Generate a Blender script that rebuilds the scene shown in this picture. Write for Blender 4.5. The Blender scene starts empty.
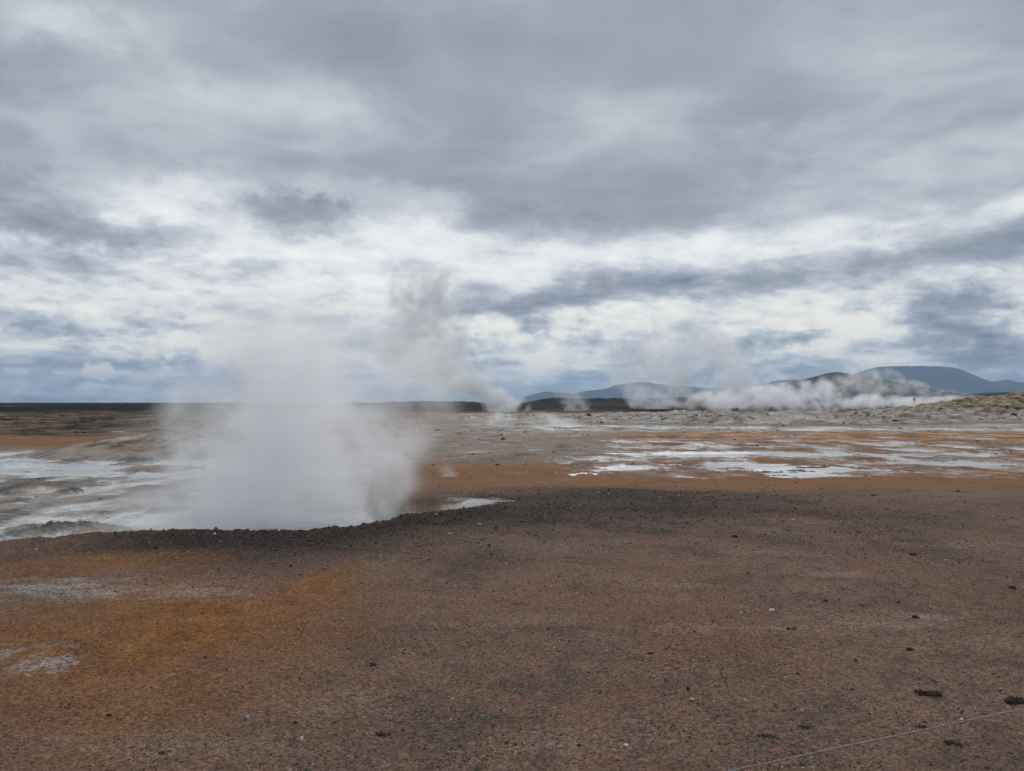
import bpy, math, random
import numpy as np
from mathutils import Vector

random.seed(7)
rng = np.random.default_rng(11)
R = math.radians
sc = bpy.context.scene
col = sc.collection

# ------------------------------------------------------------------ camera
F = 741.0
CAM_Z = 1.65
HORIZON = 402.5
PITCH = math.atan((HORIZON - 385.5) / F)
cam_d = bpy.data.cameras.new('camera')
cam_d.sensor_width = 36.0
cam_d.lens = F / 1024 * 36.0
cam_d.clip_start = 0.05
cam_d.clip_end = 60000
cam = bpy.data.objects.new('camera', cam_d)
col.objects.link(cam)
cam.location = (0, 0, CAM_Z)
cam.rotation_euler = (math.pi / 2 + PITCH, 0, 0)
sc.camera = cam


def ray(px, py):
    x = (px - 512) / F
    y = -(py - 385.5) / F
    c, s = math.cos(PITCH), math.sin(PITCH)
    return x, c - y * s, s + y * c


def at(px, py, z=0.0):
    """ground point at height z seen at a photograph pixel"""
    x, y, zz = ray(px, py)
    k = (z - CAM_Z) / zz
    return x * k, y * k


def az_el(px, py):
    x, y, z = ray(px, py)
    return math.degrees(math.atan2(x, y)), math.degrees(math.atan2(z, math.hypot(x, y)))


# ------------------------------------------------------------------ numpy noise
_TN = 4096
_trng = np.random.default_rng(5)
_PERM = _trng.permutation(_TN).astype(np.int32)
_GA = _trng.uniform(0, 2 * math.pi, _TN)
_GX = np.cos(_GA).astype(np.float32)
_GY = np.sin(_GA).astype(np.float32)


def pnoise(x, y, seed=0):
    x = np.asarray(x, dtype=np.float32)
    y = np.asarray(y, dtype=np.float32)
    bx, by = np.floor(x), np.floor(y)
    fx, fy = x - bx, y - by
    ix = bx.astype(np.int32) + np.int32(seed * 131)
    iy = by.astype(np.int32)
    u = fx * fx * fx * (fx * (fx * 6 - 15) + 10)
    v = fy * fy * fy * (fy * (fy * 6 - 15) + 10)
    p0 = _PERM[ix & (_TN - 1)]
    p1 = _PERM[(ix + 1) & (_TN - 1)]

    def g(p, dx, dy):
        k = _PERM[(p + iy + dy) & (_TN - 1)]
        return _GX[k] * (fx - dx) + _GY[k] * (fy - dy)
    n0 = g(p0, 0, 0)
    n0 = n0 + u * (g(p1, 1, 0) - n0)
    n1 = g(p0, 0, 1)
    n1 = n1 + u * (g(p1, 1, 1) - n1)
    return 1.5 * (n0 + v * (n1 - n0))


def fbm(x, y, seed=0, oct=4, gain=0.5, lac=2.03):
    x = np.asarray(x, dtype=np.float32)
    y = np.asarray(y, dtype=np.float32)
    a, s, t = 1.0, 0.0, 0.0
    for i in range(oct):
        s = s + a * pnoise(x, y, seed + i * 17)
        t += a
        x = x * lac + 3.7
        y = y * lac - 1.9
        a *= gain
    return s / t


def sstep(a, b, x):
    t = np.clip((x - a) / (b - a), 0, 1)
    return t * t * (3 - 2 * t)


def band(x, a, b, c, d):
    return sstep(a, b, x) * (1 - sstep(c, d, x))


# ------------------------------------------------------------------ object helpers
def link(name, mesh, mat=None, parent=None, **props):
    o = bpy.data.objects.new(name, mesh)
    col.objects.link(o)
    if mat is not None:
        mesh.materials.append(mat)
    if parent is not None:
        o.parent = parent
    for k, v in props.items():
        o[k] = v
    return o


def mesh_np(name, verts, faces, smooth=True):
    """verts (n,3); faces (m,k) array of equal-size polygons"""
    me = bpy.data.meshes.new(name)
    verts = np.asarray(verts, dtype=np.float32)
    faces = np.asarray(faces, dtype=np.int32)
    m, k = faces.shape
    me.vertices.add(len(verts))
    me.vertices.foreach_set('co', verts.ravel())
    me.loops.add(m * k)
    me.loops.foreach_set('vertex_index', faces.ravel())
    me.polygons.add(m)
    me.polygons.foreach_set('loop_start', np.arange(0, m * k, k, dtype=np.int32))
    me.polygons.foreach_set('use_smooth', np.full(m, smooth, dtype=bool))
    me.update(calc_edges=True)
    return me


def grid_faces(nr, nc, wrap=False):
    i = np.arange(nr - 1)[:, None]
    j = np.arange(nc if wrap else nc - 1)[None, :]
    j2 = (j + 1) % nc
    f = np.stack([i * nc + j, i * nc + j2, (i + 1) * nc + j2, (i + 1) * nc + j], -1)
    return f.reshape(-1, 4)


# ------------------------------------------------------------------ node helpers
class NT:
    def __init__(self, tree):
        self.t = tree
        self.n = tree.nodes
        self.l = tree.links

    def new(self, typ, **kw):
        n = self.n.new(typ)
        for k, v in kw.items():
            setattr(n, k, v)
        return n

    def put(self, sock, v):
        if isinstance(v, bpy.types.NodeSocket):
            self.l.new(v, sock)
        elif v is not None:
            if isinstance(v, (tuple, list)) and len(v) == 3 and sock.type == 'RGBA':
                v = (*v, 1)
            sock.default_value = v

    def math(self, op, a, b=None, c=None, clamp=False):
        n = self.new('ShaderNodeMath', operation=op, use_clamp=clamp)
        self.put(n.inputs[0], a)
        self.put(n.inputs[1], b)
        self.put(n.inputs[2], c)
        return n.outputs[0]

    def vmath(self, op, a, b=None):
        n = self.new('ShaderNodeVectorMath', operation=op)
        self.put(n.inputs[0], a)
        if b is not None:
            if op == 'SCALE':
                self.put(n.inputs[3], b)
            else:
                self.put(n.inputs[1], b)
        return n.outputs['Value'] if op in ('LENGTH', 'DOT_PRODUCT', 'DISTANCE') else n.outputs[0]

    def noise(self, vec, scale, detail=4.0, rough=0.5, dist=0.0, out='Fac'):
        n = self.new('ShaderNodeTexNoise')
        self.put(n.inputs['Vector'], vec)
        n.inputs['Scale'].default_value = scale
        n.inputs['Detail'].default_value = detail
        n.inputs['Roughness'].default_value = rough
        n.inputs['Distortion'].default_value = dist
        return n.outputs[out]

    def mapr(self, v, a, b, c=0.0, d=1.0, kind='SMOOTHSTEP'):
        n = self.new('ShaderNodeMapRange', interpolation_type=kind)
        self.put(n.inputs[0], v)
        for i, q in enumerate((a, b, c, d)):
            self.put(n.inputs[i + 1], q)
        return n.outputs[0]

    def mix(self, f, a, b, blend='MIX'):
        n = self.new('ShaderNodeMix', data_type='RGBA', blend_type=blend)
        self.put(n.inputs[0], f)
        self.put(n.inputs[6], a)
        self.put(n.inputs[7], b)
        return n.outputs[2]

    def comb(self, x, y, z):
        n = self.new('ShaderNodeCombineXYZ')
        for i, v in enumerate((x, y, z)):
            self.put(n.inputs[i], v)
        return n.outputs[0]

    def sep(self, v):
        n = self.new('ShaderNodeSeparateXYZ')
        self.put(n.inputs[0], v)
        return n.outputs

    def ramp(self, f, stops, interp='LINEAR'):
        n = self.new('ShaderNodeValToRGB')
        n.color_ramp.interpolation = interp
        e = n.color_ramp.elements
        while len(e) < len(stops):
            e.new(0.5)
        for i, (p, c) in enumerate(stops):
            e[i].position = p
            e[i].color = (*c, 1)
        self.put(n.inputs[0], f)
        return n.outputs[0]


def new_mat(name):
    m = bpy.data.materials.new(name)
    m.use_nodes = True
    nt = NT(m.node_tree)
    nt.n.clear()
    out = nt.new('ShaderNodeOutputMaterial')
    return m, nt, out


# ------------------------------------------------------------------ world: cloudy sky
SUN_AZ, SUN_EL = 8.0, 34.0      # degrees, behind the clouds ahead


def build_world():
    w = bpy.data.worlds.new('World')
    sc.world = w
    w.use_nodes = True
    nt = NT(w.node_tree)
    nt.n.clear()
    out = nt.new('ShaderNodeOutputWorld')
    bg = nt.new('ShaderNodeBackground')
    nt.l.new(bg.outputs[0], out.inputs[0])
    sky = nt.new('ShaderNodeTexSky', sky_type='NISHITA')
    sky.sun_disc = False
    sky.sun_elevation = R(SUN_EL)
    sky.sun_rotation = R(SUN_AZ)
    tc = nt.new('ShaderNodeTexCoord')
    d = tc.outputs['Generated']
    x, y, z = nt.sep(d)
    RAD = 180 / math.pi
    az = nt.math('MULTIPLY', nt.math('ARCTAN2', x, y), RAD)
    el = nt.math('MULTIPLY', nt.math('ARCSINE', z), RAD)
    # cloud-deck plane coordinates
    zz = nt.math('ADD', nt.math('MAXIMUM', z, 0.0), 0.11)
    u = nt.math('DIVIDE', x, zz)
    v = nt.math('DIVIDE', y, zz)
    P = nt.comb(u, v, 0.0)
    wcol = nt.noise(P, 1.1, 4, 0.55, 0, 'Color')
    warp = nt.vmath('SUBTRACT', wcol, (0.5, 0.5, 0.5))
    AE = nt.comb(az, el, 0.0)
    wa = nt.noise(nt.comb(nt.math('MULTIPLY', az, 0.55), el, 3.1), 0.22, 6, 0.62, 0, 'Color')
    wa = nt.vmath('MULTIPLY', nt.vmath('SUBTRACT', wa, (0.5, 0.5, 0.5)), (7.0, 3.6, 0))
    AEw = nt.vmath('ADD', AE, wa)
    sAEw = nt.sep(AEw)

    wb = nt.noise(nt.comb(nt.math('MULTIPLY', az, 0.7), el, 8.3), 0.75, 7, 0.66, 0, 'Color')
    AEb = nt.vmath('ADD', AE, nt.vmath('MULTIPLY', nt.vmath('SUBTRACT', wb, (0.5, 0.5, 0.5)), (4.6, 3.4, 0)))
    # vertical tone of the cloud layers against (warped) elevation
    elw = nt.math('ADD', el, nt.math('MULTIPLY', nt.sep(wa)[1], 0.75))
    fc = nt.new('ShaderNodeFloatCurve')
    base_pts = [(0, .50), (1.0, .58), (2.0, .66), (4.2, .71), (6.5, .74), (9.5, .72), (12.0, .66), (14.5, .54), (18, .44), (22, .42),
                (27, .435), (33, .48), (45, .60), (60, .82)]
    cm = fc.mapping
    c0 = cm.curves[0]
    while len(c0.points) < len(base_pts):
        c0.points.new(0.5, 0.5)
    for p, (e, val) in zip(c0.points, base_pts):
        p.location = (e / 60, val)
    cm.update()
    nt.put(fc.inputs['Value'], nt.math('DIVIDE', nt.math('MAXIMUM', elw, 0.0), 60.0))
    L = fc.outputs[0]

    # large soft patches of the deck, wisps, and fine break-up near the horizon
    n1 = nt.noise(nt.vmath('ADD', P, nt.vmath('SCALE', warp, 0.5)), 1.35, 3, 0.5)
    z2 = nt.math('ADD', nt.math('MAXIMUM', z, 0.0), 0.30)
    P2 = nt.comb(nt.math('DIVIDE', x, z2), nt.math('DIVIDE', y, z2), 2.0)
    n2 = nt.noise(nt.vmath('ADD', P2, nt.vmath('SCALE', warp, 0.22)), 4.6, 7, 0.56)
    low = nt.mapr(el, 15, 8)
    L = nt.math('MULTIPLY_ADD', nt.math('SUBTRACT', n1, 0.5), 0.80, L)
    a2 = nt.math('MULTIPLY_ADD', low, 0.62, 0.20)
    L = nt.math('MULTIPLY_ADD', nt.math('SUBTRACT', n2, 0.5), a2, L)
    # puffy cumulus texture low down
    n3 = nt.noise(nt.vmath('ADD', nt.comb(nt.math('MULTIPLY', az, 0.5), el, 1.7), nt.vmath('SCALE', wa, 0.15)), 0.62, 8, 0.60)
    a3 = nt.math('MULTIPLY', nt.mapr(el, 10.5, 4.5), nt.mapr(el, -0.5, 1.5, 0.25, 1.0))
    L = nt.math('MULTIPLY_ADD', nt.math('MULTIPLY', nt.math('SUBTRACT', n3, 0.5), a3), 1.45, L)

    n4 = nt.noise(nt.vmath('ADD', nt.comb(nt.math('MULTIPLY', az, 0.42), el, 4.4), nt.vmath('SCALE', wa, 0.35)), 1.0, 7, 0.60)
    L = nt.math('MULTIPLY_ADD', nt.math('MULTIPLY', nt.math('SUBTRACT', n4, 0.5), nt.mapr(el, 18, 9)), .66, L)
    # named cloud shapes: (pixel x, y, half width px, half height px, tilt deg, amount, softness)
    blobs = [
        (300, 214, 52, 20, -4, -.34, .2), (75, 232, 80, 16, -6, -.26, .2), (20, 205, 75, 30, -8, -.22, .2),
        (150, 236, 60, 14, 8, -.16, .2), (180, 190, 70, 22, 12, .20, .1), (30, 265, 90, 14, 0, -.12, .1),
        (760, 280, 290, 17, 3.5, -.46, .3), (960, 258, 140, 12, 2, -.14, .2), (560, 295, 120, 13, 3, -.22, .3),
        (430, 250, 240, 26, 0, .20, .1), (300, 285, 170, 30, 0, .14, .1), (990, 215, 110, 16, 9, .16, .2),
        (760, 240, 200, 14, 4, .08, .2), (640, 250, 160, 14, 3, .08, .2), (960, 320, 46, 34, -20, -.42, .35), (1010, 350, 40, 30, 0, -.26, .3),
        (860, 345, 44, 24, 0, .18, .3), (640, 325, 150, 16, 0, .20, .2), (540, 352, 50, 10, 0, .14, .3),
        (535, 326, 18, 11, 0, -.42, .4), (575, 322, 12, 8, 0, -.28, .4), (480, 340, 30, 7, 0, -.18, .3), (330, 322, 50, 6, 0, -.2, .3), (790, 338, 60, 7, 2, -.26, .3), (700, 330, 40, 8, 0, -.14, .3), (845, 322, 34, 14, 0, .22, .4), (560, 365, 40, 8, 0, .22, .4), (92, 370, 12, 5, 0, .4, .4), (130, 345, 50, 7, -4, .22, .4), (250, 265, 60, 8, 0, -.12, .3), (420, 205, 60, 18, 0, .16, .2), (350, 188, 50, 14, 0, .12, .2), (520, 222, 60, 16, -8, -.16, .3), (60, 335, 120, 18, 0, -.14, .2), (90, 372, 200, 12, 0, -.13, .2), (200, 345, 60, 10, -6, .16, .3),
        (520, 215, 150, 40, -10, -.16, .1), (700, 190, 230, 40, 4, -.14, .1), (320, 105, 60, 40, 0, .18, .0), (205, 110, 60, 30, 0, .13, .0),
        (740, 150, 90, 24, 0, .15, .0), (60, 20, 90, 25, 0, .22, .0), (480, 30, 260, 40, 0, -.06, .0), (950, 140, 120, 30, -10, .10, 0),
        (600, 120, 80, 30, 0, .08, 0), (800, 60, 160, 40, 0, .06, 0), (905, 355, 170, 10, 0, -.10, .2), (800, 372, 130, 14, 0, -.10, .1),
    ]
    for (bx, by, hw, hh, tilt, amt, soft) in blobs:
        a0, e0 = az_el(bx, by)
        ra = abs(az_el(bx + hw, by)[0] - az_el(bx - hw, by)[0]) / 2
        re = abs(az_el(bx, by + hh)[1] - az_el(bx, by - hh)[1]) / 2
        mp = nt.new('ShaderNodeMapping', vector_type='TEXTURE')
        mp.inputs['Location'].default_value = (a0, e0, 0)
        mp.inputs['Rotation'].default_value = (0, 0, R(tilt))
        mp.inputs['Scale'].default_value = (ra * 1.35, re * 1.35, 1)
        nt.put(mp.inputs['Vector'], AEb if hw < 95 else AEw)
        q = nt.vmath('LENGTH', mp.outputs[0])
        m = nt.mapr(q, 1.2, soft, 0.0, amt * ((.85 if hw < 95 else .62) if amt < 0 else 1.0))
        L = nt.math('ADD', L, m)
    n5 = nt.noise(nt.vmath('ADD', nt.vmath('MULTIPLY', P, (.8, 1, 1)), nt.vmath('SCALE', warp, 0.8)), 4.2, 7, 0.62)
    L = nt.math('MULTIPLY_ADD', nt.math('SUBTRACT', n5, 0.5), 0.26, L)
    # the deck breaks into a bright gap towards the middle right
    cloud = nt.ramp(nt.math('MAXIMUM', L, 0.0), [
        (0.0, (0.17, 0.20, 0.25)), (0.22, (0.252, 0.284, 0.340)), (0.42, (0.352, 0.386, 0.442)),
        (0.62, (0.55, 0.585, 0.635)), (0.80, (0.80, 0.82, 0.835)), (1.0, (0.97, 0.97, 0.955))])
    # warm cast of the thin low cloud in the gap
    warm = nt.math('MULTIPLY', nt.mapr(el, 11, 5), nt.mapr(L, 0.55, 0.95))
    cloud = nt.mix(nt.math('MULTIPLY', warm, 0.9), cloud, (1.0, 0.975, 0.90), 'MULTIPLY')
    # blue air between the low clouds, from the Nishita sky
    gap = nt.math('MULTIPLY', nt.mapr(elw, 2.6, 0.6), nt.mapr(n3, 0.62, 0.40))
    gap = nt.math('MULTIPLY', gap, nt.mapr(az, 30, -12, 0.2, 0.5))
    skyc = nt.mix(1.0, sky.outputs[0], (0.22, 0.36, 0.62), 'MULTIPLY')
    cloud10 = nt.vmath('SCALE', cloud, 10.0)
    fin = nt.mix(gap, cloud10, skyc)
    # below the horizon: dull ground bounce
    fin = nt.mix(nt.mapr(z, -0.005, -0.03), fin, (1.0, 0.8, 0.65))
    nt.put(bg.inputs['Color'], fin)
    bg.inputs['Strength'].default_value = 0.1
    w.cycles.sampling_method = 'MANUAL'
    w.cycles.sample_map_resolution = 512


build_world()
sun_d = bpy.data.lights.new('sun', 'SUN')
sun_d.energy = 1.35
sun_d.angle = R(20)
sun_d.color = (1.0, 0.985, 0.96)
sun = bpy.data.objects.new('sun', sun_d)
col.objects.link(sun)
dirv = Vector((math.sin(R(SUN_AZ)) * math.cos(R(SUN_EL)), math.cos(R(SUN_AZ)) * math.cos(R(SUN_EL)), math.sin(R(SUN_EL))))
sun.rotation_euler = dirv.to_track_quat('Z', 'Y').to_euler()

# ------------------------------------------------------------------ terrain
WATER_Z = -0.56
rim_px = [(-500, 560), (-200, 549), (0, 541), (60, 537), (100, 533.5), (190, 529.5), (250, 530), (300, 531.5), (345, 528), (380, 522),
          (405, 516.5), (430, 512.5), (455, 510.5), (480, 507.5), (505, 505.0), (530, 503)]
_r = np.array([at(a, b, 0.03) for a, b in rim_px])
RIM_X, RIM_Y = _r[:, 0], _r[:, 1]


def rim_y(X):
    return np.interp(X, RIM_X, RIM_Y)


FAR_X = np.array([-30, -12, -6, -4.2, -3, -2, -1.2, -.6, -.1, .3])
FAR_Y = np.array([200, 90, 40, 22, 15.0, 12.8, 12.3, 12.1, 12.0, 12.0])


def pit(X, Y):
    """0 on the foreground, 1 down in the hot pool"""
    n = fbm(X * 1.1, Y * 1.1, 5, 4) * 0.30 + fbm(X * 5, Y * 5, 6, 3) * 0.07
    s = (Y - rim_y(X)) * 0.85 + n * sstep(-6.5, -1.5, X) * 0.6
    near = sstep(0.0, 1.25, s)
    far = 1 - sstep(-0.3, 1.3, Y - np.interp(X, FAR_X, FAR_Y) + n)
    end = 1 - sstep(-2.3, 0.15, X + n * 0.5)
    return near * far * end, s


def ell(X, Y, px, py, hw, hh, z, wob=0.35, seed=1, rot=0.0, soft=0.55, fr=1.6):
    """0..1 patch on the ground: ellipse with a ragged edge"""
    cx, cy = at(px, py, z)
    y0 = at(px, py + hh, z)[1]
    y1 = at(px, py - hh, z)[1]
    rx = hw * cy / F
    ry = (y1 - y0) / 2
    dx, dy = X - cx, Y - cy
    c, s = math.cos(rot), math.sin(rot)
    dx, dy = dx * c + dy * s, -dx * s + dy * c
    n = fbm(X / max(rx, .1) * fr, Y / max(ry, .1) * fr, seed * 31, 5, 0.6)
    q = np.sqrt((dx / rx) ** 2 + (dy / ry) ** 2) + wob * n * 2
    return 1 - sstep(1 - soft, 1 + soft * 0.4, q)


def mound(X, Y, px, py, hw, hh, z, h, seed=3, rough=0.5, fr=1.3):
    cx, cy = at(px, py, z)
    y0 = at(px, py + hh, z)[1]
    y1 = at(px, py - hh, z)[1]
    rx = hw * cy / F
    ry = (y1 - y0) / 2
    q2 = ((X - cx) / rx) ** 2 + ((Y - cy) / ry) ** 2
    n = fbm(X / rx * fr * 2, Y / rx * fr * 2, seed * 13, 5, 0.6)
    return h * np.clip(1 - q2 + n * rough * np.exp(-q2), 0, None) ** 0.9 * np.exp(-q2 * .6)


def ridged(x, y, seed, oct=5):
    a, s, t = 1.0, 0.0, 0.0
    for i in range(oct):
        s = s + a * (1 - np.abs(pnoise(x, y, seed + i * 7)) * 1.6)
        t += a
        x, y, a = x * 2.1 + 5, y * 2.1 - 2, a * 0.55
    return s / t


def terrain(X, Y):
    """height and the soil masks of the ground"""
    D = np.hypot(X, Y)
    PX = 512 + F * X / np.maximum(Y, 0.5)             # bearing, used to place the zones
    PX = np.where(Y > 0.5, PX, np.where(X > 0, 4000, -4000))
    p, s = pit(X, Y)
    right = sstep(-3.5, 0.5, X - 0.0 * Y)
    # base levels
    fall = sstep(11.0, 24.5, Y + 0.6 * fbm(X * .15, Y * .15, 21, 3) * 4)
    base = -0.53 * fall
    z = base * (1 - p) + p * -0.60
    fore = 1 - np.maximum(fall, p)
    z = z + fore * (0.035 * fbm(X * 0.35, Y * 0.35, 31, 4) + 0.012 * fbm(X * 3, Y * 3, 33, 4) + 0.007 * fbm(X * 12, Y * 12, 35, 3) + 0.004 * fbm(X * 31, Y * 31, 36, 2))
    # raised broken lip of the pool
    lipw = np.exp(-((s + 0.22) / 0.33) ** 2) * (1 - sstep(-0.2, 1.0, X)) * sstep(-9, -5, X)
    z = z + lipw * (0.05 + 0.07 * fbm(X * 2.4, Y * 2.4, 41, 5, .6))
    rough_rim = np.exp(-((s + 0.35) / 0.8) ** 2) * (1 - sstep(.5, 3.0, X)) * sstep(-7.5, -4, X)
    z = z + rough_rim * 0.05 * fbm(X * 9, Y * 9, 43, 4, .65)

    # ---- the flat: shallow relief crossed by the water level
    flat = np.maximum(fall * (Y > 10), p) * (1 - sstep(110, 190, D))
    rel = .38 * fbm(X * 0.14, Y * 0.12, 50, 4, .55) + .92 * fbm(X * 0.55, Y * 0.34, 51, 6, 0.62)
    rel2 = fbm(X * 1.6, Y * 1.1, 52, 5, 0.62)
    dry = np.zeros_like(X) + 0.10
    # right-hand puddle field
    pud = band(Y, 19, 22, 40, 50) * sstep(545, 620, PX + 60 * fbm(X * .1, Y * .1, 53, 3))
    dry = dry - 0.076 * pud
    dry = dry + .010 * pud * sstep(770, 900, PX)
    grey_wet = band(Y, 48, 60, 88, 110) * sstep(430, 560, PX)
    dry = dry - 0.078 * grey_wet
    # left-hand hot flat
    left = (1 - sstep(250, 430, PX)) * band(Y, 9, 12, 31, 37)
    dry = dry - 0.070 * left
    dry = dry - 0.035 * (1 - sstep(400, 470, PX)) * band(Y, 21, 23, 26, 30)
    # the pool right under the rim
    near_pool = sstep(.25, .6, s) * (1 - sstep(3.4, 5.6, s + 1.2 * rel)) * sstep(-6.2, -4.6, X + rel * 1.5) * (p > .5)
    dry = dry - 0.12 * near_pool
    edge_pool = band(s, .5, .8, 1.5, 2.3) * (1 - sstep(-6.0, -4.8, X))
    dry = dry - 0.13 * edge_pool
    zf = WATER_Z + dry + 0.085 * rel + 0.034 * rel2
    # named puddles of the right-hand flat
    for i, (px, py, hw, hh, dep) in enumerate([
            (815, 476, 45, 3.2, .10), (645, 486, 52, 3.0, .045), (905, 485.5, 30, 2.0, .10), (1010, 484, 32, 2.4, .075), (575, 474.5, 26, 2.2, .05), (740, 466, 62, 2.6, .08),
            (840, 470, 70, 2.2, .08), (950, 464, 60, 1.8, .08), (700, 454, 70, 2.0, .07), (870, 455, 80, 1.6, .07), (590, 459, 40, 2.0, .07), (630, 468, 34, 2, .08), (560, 463, 40, 1.6, .06),
            (905, 443.5, 12, .8, .09), (430, 477, 30, 1.2, .05), (450, 481, 24, 1.0, .05), (500, 447, 50, 1.0, .04)]):
        zf = zf - (dep + .03) * ell(X, Y, px, py, hw * 1.15, hh * 1.15, WATER_Z, .95, 60 + i, 0, 1.0, 2.2)
    k = sstep(.55, .97, flat)
    # keep the pool's far-right wall as it is
    z = z * (1 - k) + zf * k
    blend_right = sstep(20, 24, Y)
    # ---- mounds and rock crests
    md = np.zeros_like(X)
    dark_m = mound(X, Y, 62, 530, 58, 7, WATER_Z, .13, 3, 1.3, 1.8)
    dark_m2 = mound(X, Y, 70, 494, 16, 2.4, WATER_Z, .13, 4, .8) + mound(X, Y, 150, 490, 30, 2.5, WATER_Z, .10, 5, .9) + mound(X, Y, 160, 513, 20, 2.4, WATER_Z, .10, 6, 1.2)
    z = z + dark_m + dark_m2
    tan_m = mound(X, Y, 30, 491, 40, 4, WATER_Z, .16, 7, .6) + mound(X, Y, 160, 470, 50, 3, WATER_Z, .16, 8, .5)
    z = z + tan_m
    hill_m = mound(X, Y, 170, 453, 125, 7.5, WATER_Z, 1.05, 9, .35, 2.2) + mound(X, Y, 270, 450, 90, 7, WATER_Z, .9, 10, .35, 2.2)
    hill_m = hill_m * .78 + .14 * hill_m * fbm(X * 1.1, Y * 1.1, 77, 5, .65)
    z = z + hill_m
    # mid crest of old mud pots
    cr_n = ridged(X * 0.07, Y * 0.07, 71)
    crest = band(Y + 9 * fbm(X * .05, Y * .02, 72, 3), 70, 80, 108, 150) * sstep(395, 500, PX)
    crest = crest * (0.55 + 0.45 * sstep(560, 700, PX))
    z = z + crest * (0.75 * cr_n + 0.75 * fbm(X * .28, Y * .28, 73, 6, .66) + .45 * ridged(X * .33, Y * .33, 78) - .15)
    # ridge at the right
    rr = sstep(835, 1010, PX + 14 * fbm(X * .08, Y * .03, 74, 3)) * band(Y, 92, 108, 122, 170)
    z = z + rr * (1.9 + 0.8 * fbm(X * .13, Y * .1, 75, 5, .6) + .75 * ridged(X * .3, Y * .3, 76))
    # ground rising gently beyond, then the lava field to the horizon
    z = z + sstep(48, 70, D) * (.30 * fbm(X * .12, Y * .12, 79, 6, .62) + .55 * fbm(X * .32, Y * .32, 90, 5, .65)) * (1 - crest) * (1 - sstep(330, 430, PX))
    z = z + 1.0 * sstep(140, 420, D) + 0.30 * sstep(120, 200, D) * fbm(X * .03, Y * .03, 81, 6, .6) * 1.6
    lava = sstep(130, 200, D + 40 * fbm(X * .01, Y * .01, 82, 4))
    z = z + lava * (1.1 * ridged(X * .012, Y * .012, 83, 7) - .75 + .6 * fbm(X * .09, Y * .09, 84, 5, .6) + 1.5 * sstep(350, 600, D) * (1 - sstep(1200, 2500, D)) * fbm(X * .011, Y * .006, 80, 5, .62))
    lr = band(PX + 10 * fbm(X * .02, Y * .01, 86, 4), 510, 560, 690, 800) * band(D, 330, 400, 520, 800)
    z = z + lr * (2.5 + 2.2 * fbm(X * .02, Y * .02, 85, 6, .6) + 1.0 * ridged(X * .05, Y * .05, 89))
    lm = band(PX, 330, 410, 470, 500) * band(D, 190, 240, 300, 420)
    z = z + lm * (1.6 + 1.6 * fbm(X * .05, Y * .05, 87, 5, .6))
    bump = np.exp(-(((PX - 455) / 12) ** 2)) * band(D, 180, 195, 205, 225)
    z = z + bump * 2.2

    # ------------------------------------------------ soil masks
    w1 = fbm(X * .7, Y * .7, 91, 6, .6)
    w2 = fbm(X * .25, Y * .25, 92, 5, .6)
    w3 = fbm(X * .17, Y * .11, 93, 6, .62)
    # charcoal scree along the rim
    dist_rim = -s
    wid = np.interp(X, [-9, -6, -4.5, -3, -1.5, 0, 1.5, 4, 7, 12], [.05, .2, .8, 1.5, 2.0, 2.4, 2.6, 2.4, 1.6, .8])
    q = (dist_rim - 0.15 * w1 - .4 * w2) / wid
    char = (1 - sstep(.1, 1.7, q)) ** .9 * sstep(-6.6, -3.0, X)
    cr_r = band(Y + 3.2 * w2 + 1.6 * w1, 7.0, 11.2, 14.0, 17.5) * band(X + 2 * w2, -2.0, -.2, 2.6, 8.5) * (.80 + .20 * sstep(-.2, .2, w1))
    bw = sstep(-1.4, .6, X + .3 * w1)
    char = np.clip(char * (1 - bw) * (1 - sstep(11, 12.5, Y)) + cr_r * .92 * bw, 0, 1)
    char = np.maximum(char, (1 - sstep(.5, 1.3, np.abs(s + .35) / .8)) * (1 - sstep(-.3, 1.3, X)) * sstep(-5.8, -3.6, X))
    hollow = ell(X, Y, 487, 504, 62, 9, -.1, .35, 94, 0, .8)
    char = np.maximum(char, hollow)
    slick = ell(X, Y, 474, 507, 36, 3.6, -.15, .4, 88, 0, .6)
    char = char * (1 - .9 * slick)
    # orange iron stains
    ora = np.zeros_like(X)
    for i, (px, py, hw, hh, a) in enumerate([(190, 620, 190, 60, .95), (120, 690, 210, 55, .65), (320, 590, 55, 32, .8), (60, 568, 130, 14, .6), (150, 560, 100, 12, .8), (30, 640, 150, 50, .75), (60, 700, 200, 40, .5),
                                             (640, 590, 100, 25, .25), (700, 640, 120, 30, .22)]):
        ora = np.maximum(ora, a * ell(X, Y, px, py, hw, hh, 0, .35, 100 + i, 0, .9))
    belt = band(Y + 1.6 * w2, 14.0, 16.5, 23, 29) * sstep(395, 450, PX)
    ora = np.maximum(ora, belt * .62)
    pudland = band(Y + 3 * w3, 19, 23, 54, 66) * sstep(540, 680, PX + 60 * w3)
    ora = np.maximum(ora, pudland * np.clip(.62 + 1.3 * w3, 0, 1))
    redland = band(Y + 4 * w3, 39, 44, 56, 65) * sstep(560, 690, PX)
    ora = np.maximum(ora, redland * .9)
    lb = band(Y + 9 * w3 + 3 * w1, 33, 38, 52, 64) * (1 - sstep(120, 260, PX))
    ora = np.maximum(ora, .85 * lb * np.clip(.55 + .9 * w1 + .6 * w3, .1, .8))
    mound_sh = 1 - sstep(.02, .12, hill_m)
    ora = ora * np.where(lb > 0, mound_sh, 1)

    ora = np.maximum(ora, .3 * band(D + 20 * w3, 118, 130, 160, 200) * sstep(380, 450, PX) * np.clip(.5 + 1.5 * w3, 0, 1))
    # pale salts
    pale = np.zeros_like(X)
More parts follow.
